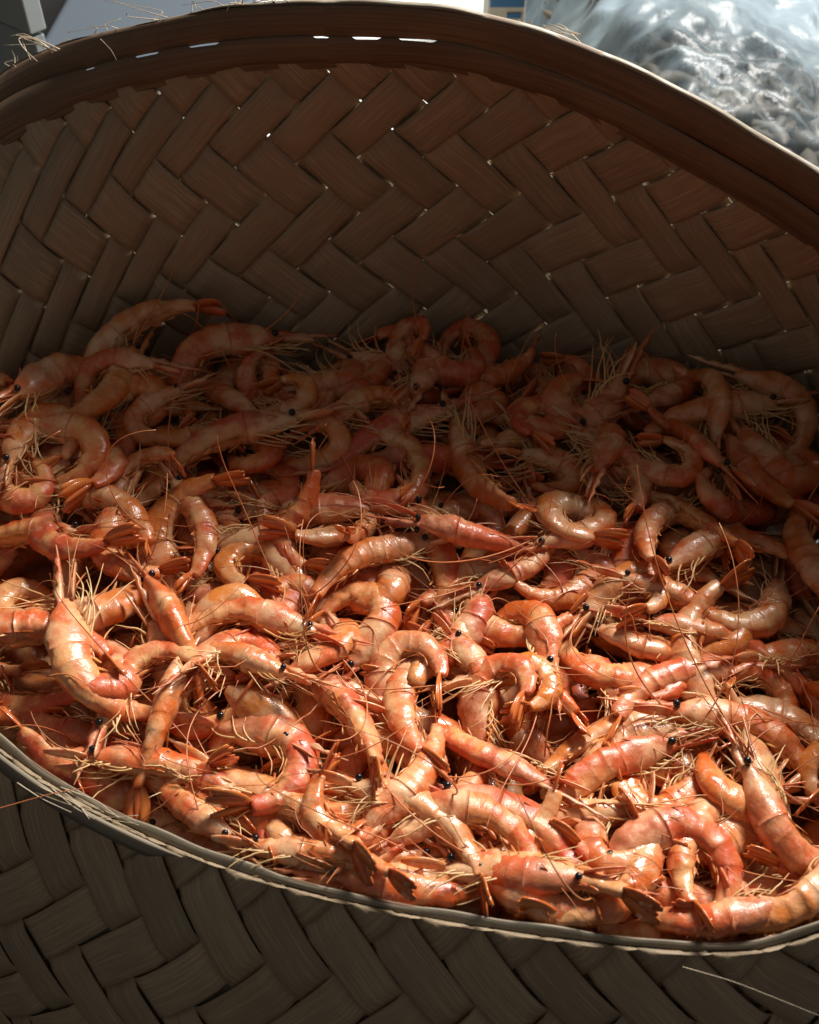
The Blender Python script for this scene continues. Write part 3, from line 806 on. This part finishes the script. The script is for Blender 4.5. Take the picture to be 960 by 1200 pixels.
# ------------------------------------------------------------------ frayed fibres on the rim (parts of the basket)
def fibre(pts, r=.0003, mat=M_FIBRE):
    mb = MB(); P = [np.array(p)-BOFF for p in pts]
    P = np.array(P); n = 14; t = np.linspace(0, len(P)-1, n); Q = np.stack([np.interp(t, range(len(P)), P[:, k]) for k in range(3)], 1)
    for it in range(2): Q[1:-1] = (Q[:-2]+2*Q[1:-1]+Q[2:])/4
    mb.tube(Q, list(np.linspace(r, r*.4, n)), 5); link('fibre', mb.mesh('fibre', mat), basket)
fr = random.Random(5)
def fpx(*pl): return [at_depth(x, y, d) for x, y, d in pl]
fibre(fpx((62, 62, .50), (45, 46, .50), (18, 42, .498), (28, 58, .497), (44, 72, .495)), .0005)
fibre(fpx((70, 58, .50), (40, 44, .498), (16, 41, .497)), .0004)
fibre(fpx((66, 60, .50), (30, 46, .498), (24, 44, .5), (36, 70, .495)), .0004)
fibre(fpx((118, 46, .50), (130, 58, .496), (137, 71, .494)), .0003)
fibre(fpx((345, 9, .495), (310, 5, .50), (272, 3, .51)), .0004)
fibre(fpx((380, 8, .495), (330, 3, .50), (284, -3, .51)), .0004)
fibre(fpx((520, 14, .495), (440, 2, .50), (380, -4, .505)), .0004)
for k in range(7):
    x = 618+fr.random()*45; fibre(fpx((x+20, 40+fr.random()*14, .495), (x, 28+fr.random()*12, .50), (x-18+fr.random()*10, 20+fr.random()*14, .505)), .0003)
for k in range(26):
    u = u_at(fr.random()*420-10); p = S0(np.array([u]), np.array([-.002]))[0]
    q = p+np.array((fr.gauss(0, .006), fr.gauss(0, .003), .002+.003*fr.random())); q2 = q+np.array((fr.gauss(0, .008), fr.gauss(0, .003), fr.gauss(0, .002)))
    fibre([p, q, q2], .00025)
# torn edge of the front rim at the left
ul, ur = u_at(215, False), u_at(-60, False)
sweep('split_rim_strip', [(.006, -.0070), (.001, -.0085), (-.0005, -.0075), (.0055, -.0060)], M_EDGE, min(ul, ur), max(ul, ur), 60, False, prof_fn=lambda Us, DD, NN: (DD*np.clip((1-np.abs(2*(Us-Us[0])/(Us[-1]-Us[0])-1))*4, .12, 1)[:, None], NN*.8))
for k in range(16):
    x0 = fr.random()*130; y0 = np.interp(x0, [0, 200], [885, 990])+fr.random()*22
    fibre(fpx((x0, y0, .405), (x0+20+fr.random()*30, y0+8+fr.random()*18, .40), (x0+40+fr.random()*50, y0+18+fr.random()*26, .397)), .0003)
fibre(fpx((800, 1133, .357), (860, 1150, .355), (965, 1192, .350)), .00016)
fibre(fpx((-10, 950, .40), (60, 930, .40), (120, 920, .402)), .0003, M_ANT)

# ------------------------------------------------------------------ things behind the basket
def bevel_box(name, lo, hi, mat, bev, parent=None):
    mb = MB(); mb.box(lo, hi); o = link(name, mb.mesh(name, mat, False), parent)
    md = o.modifiers.new('bevel', 'BEVEL'); md.width = bev; md.segments = 3
    return o
M_TUB = mat_simple('blue_grey_plastic', (.095, .118, .145), (.11, .132, .16), .5, 12, bump=.05)
M_DARK = mat_simple('dark_grey_plastic', (.30, .35, .36), (.36, .40, .41), .55, 14)
M_FOAM = mat_simple('white_foam', (.60, .66, .68), (.64, .69, .70), .7, 60, bump=.1)
M_CARD = mat_simple('beige_card', (.55, .48, .36), (.60, .52, .40), .6, 50)
M_BLUE = mat_simple('blue_print', (.03, .13, .28), (.04, .16, .32), .4, 50)
t0 = at_z(40, 60, .20); t1 = at_z(296, 10, .20)
tub = bpy.data.objects.new('storage_tub', None); COL.objects.link(tub)
tag(tub, 'smooth blue grey plastic tub with flat lid behind the back rim at left', 'tub')
bevel_box('tub_wall', (t0[0]+.01, .67, 0), (t1[0]-.01, 1.38, .182), M_TUB, .012, tub)
bevel_box('tub_lid', (t0[0], .66, .184), (t1[0], 1.39, .20), M_TUB, .006, tub)
cr = bpy.data.objects.new('upright_board', None); COL.objects.link(cr)
tag(cr, 'dark grey upright board at the upper left corner beside the blue grey tub', 'board')
k0 = at_y(38, 40, .64); cr.location = (k0[0], .64, 0); cr.rotation_euler = (0, 0, math.radians(-40))
bevel_box('lower_panel', (-.30, 0, 0), (0, .008, k0[2]-.002), M_DARK, .001, cr)
bevel_box('upper_panel', (-.302, -.002, k0[2]), (.001, .010, k0[2]+.07), M_DARK, .001, cr)
f0 = at_z(300, 10, .20); f1 = at_z(566, 10, .20)
fb = bpy.data.objects.new('foam_box', None); COL.objects.link(fb)
tag(fb, 'white foam box behind the top of the back rim', 'box')
bevel_box('box_body', (f0[0], .66, 0), (f1[0], 1.10, .175), M_FOAM, .008, fb)
bevel_box('box_lid', (f0[0]-.003, .655, .178), (f1[0]+.002, 1.105, .205), M_FOAM, .008, fb)
c0 = at_y(572, 12, .80); c1 = at_y(616, 12, .80)
ct = bpy.data.objects.new('small_carton', None); COL.objects.link(ct)
tag(ct, 'small beige carton with a blue band between foam box and plastic bag', 'carton')
zb = at_y(590, 8, .80)[2]
bevel_box('carton_body', (c0[0], .80, 0), (c1[0], .86, zb+.06), M_CARD, .002, ct)
bevel_box('blue_band', (c0[0]+.001, .7985, zb), (c1[0]-.001, .801, zb+.03), M_BLUE, .0004, ct)
bevel_box('print_line', (c0[0]+.014, .7985, zb-.008), (c1[0]-.003, .801, zb-.004), M_BLUE, .0004, ct)

# clear bag of dried seafood
BX0, BX1, BY0, BY1 = .075, .60, .545, 1.25
def bag_h(x, y):
    u = (x-BX0)/(BX1-BX0); v = (y-BY0)/(BY1-BY0)
    e = max(0., min(1, min(u, 1-u)*5))*max(0., min(1, min(v*7, (1-v)*4)))
    e = e**.45
    return .005+e*(.185+.03*math.sin(x*9+1)+.05*v)
def crinkle(x, y):
    s = 0
    for sc_, am in ((8, .012), (19, .006), (44, .003), (90, .0012)):
        n = mnoise.noise(Vector((x*sc_+3.1, y*sc_*1.3-2, sc_*.7))); s += am*(1-abs(n)*2.2)
    n2 = mnoise.noise(Vector((x*6, y*6, 9))); s += .0025*math.sin((x*1.0+y*.6+n2*.12)*130)
    return s
nx, ny = 150, 190; v = []; f = []
for i in range(nx):
    for j in range(ny):
        x = BX0+(BX1-BX0)*i/(nx-1); y = BY0+(BY1-BY0)*j/(ny-1)
        v.append((x, y, bag_h(x, y)+.016+crinkle(x, y)*min(1, bag_h(x, y)*8)))
for i in range(nx-1):
    for j in range(ny-1): a = i*ny+j; f.append((a, a+ny, a+ny+1, a+1))
m, nt, b = new_mat('clear_film')
out = nt.nodes['Material Output']; nt.nodes.remove(b)
tr = N(nt, 'ShaderNodeBsdfTransparent'); gl = N(nt, 'ShaderNodeBsdfGlossy', ins={'Roughness': .3}); df = N(nt, 'ShaderNodeBsdfDiffuse'); tl = N(nt, 'ShaderNodeBsdfTranslucent')
df.inputs[0].default_value = tl.inputs[0].default_value = (.30, .38, .43, 1); tr.inputs[0].default_value = (.95, .97, .98, 1)
milk = N(nt, 'ShaderNodeMixShader', ins={0: .35}); nt.links.new(df.outputs[0], milk.inputs[1]); nt.links.new(tl.outputs[0], milk.inputs[2])
tc = N(nt, 'ShaderNodeTexCoord'); nz = N(nt, 'ShaderNodeTexNoise', ins={'Scale': 16.0, 'Detail': 6.0, 'Roughness': .65, 'Distortion': 2.0}); nt.links.new(tc.outputs['Object'], nz.inputs[0])
sx = N(nt, 'ShaderNodeSeparateXYZ'); nt.links.new(tc.outputs['Object'], sx.inputs[0])
gather = rmap(nt, sx.outputs[1], .72, .84, 0, .95)
mf_ = mth(nt, 'ADD', rmap(nt, nz.outputs[0], .44, .74, .16, .62), gather, True)
m1 = N(nt, 'ShaderNodeMixShader'); nt.links.new(mf_, m1.inputs[0]); nt.links.new(tr.outputs[0], m1.inputs[1]); nt.links.new(milk.outputs[0], m1.inputs[2])
fz = N(nt, 'ShaderNodeFresnel', ins={'IOR': 1.5}); bp = N(nt, 'ShaderNodeBump', ins={'Strength': .5, 'Distance': .004})
nt.links.new(nz.outputs[0], bp.inputs['Height']); nt.links.new(bp.outputs[0], gl.inputs['Normal'])
m2 = N(nt, 'ShaderNodeMixShader'); nt.links.new(mth(nt, 'MULTIPLY', fz.outputs[0], .45, True), m2.inputs[0]); nt.links.new(m1.outputs[0], m2.inputs[1]); nt.links.new(gl.outputs[0], m2.inputs[2])
nt.links.new(m2.outputs[0], out.inputs[0])
bag = link('plastic_bag', mesh('plastic_bag', v, f, m, True))
tag(bag, 'crumpled clear plastic bag of dried seafood behind the basket at right', 'bag')
M_DRY = mat_simple('dried_seafood', (.13, .105, .075), (.07, .06, .048), .6, 60, bump=.3)
dry = []
for k in range(700):
    x = BX0+.05+rng.random()*(BX1-BX0-.10); y = BY0+.05+rng.random()*.47
    vi = int(rng.integers(len(VARS))); a = rng.random()*6.28
    dry.append((vi, orient((math.cos(a), math.sin(a)), 'LR'[k % 2], rng.normal(0, 25), rng.normal(0, 20)), (x, y, bag_h(x, y)-.004+rng.normal(0, .004)), .8+.5*rng.random(), ''))
ev = []; ef = []
for i in range(30):
    for j in range(36):
        x = BX0+(BX1-BX0)*i/29; y = BY0+(BY1-BY0)*j/35; ev.append((x, y, max(.002, bag_h(x, y)-.02)))
for i in range(29):
    for j in range(35): a = i*36+j; ef.append((a, a+36, a+37, a+1))
o = link('dried_seafood', joined('dried_seafood', dry, M_DRY, (ev, ef)), None, 'stuff')
tag(o, 'grey brown dried seafood inside the clear plastic bag', 'dried seafood')
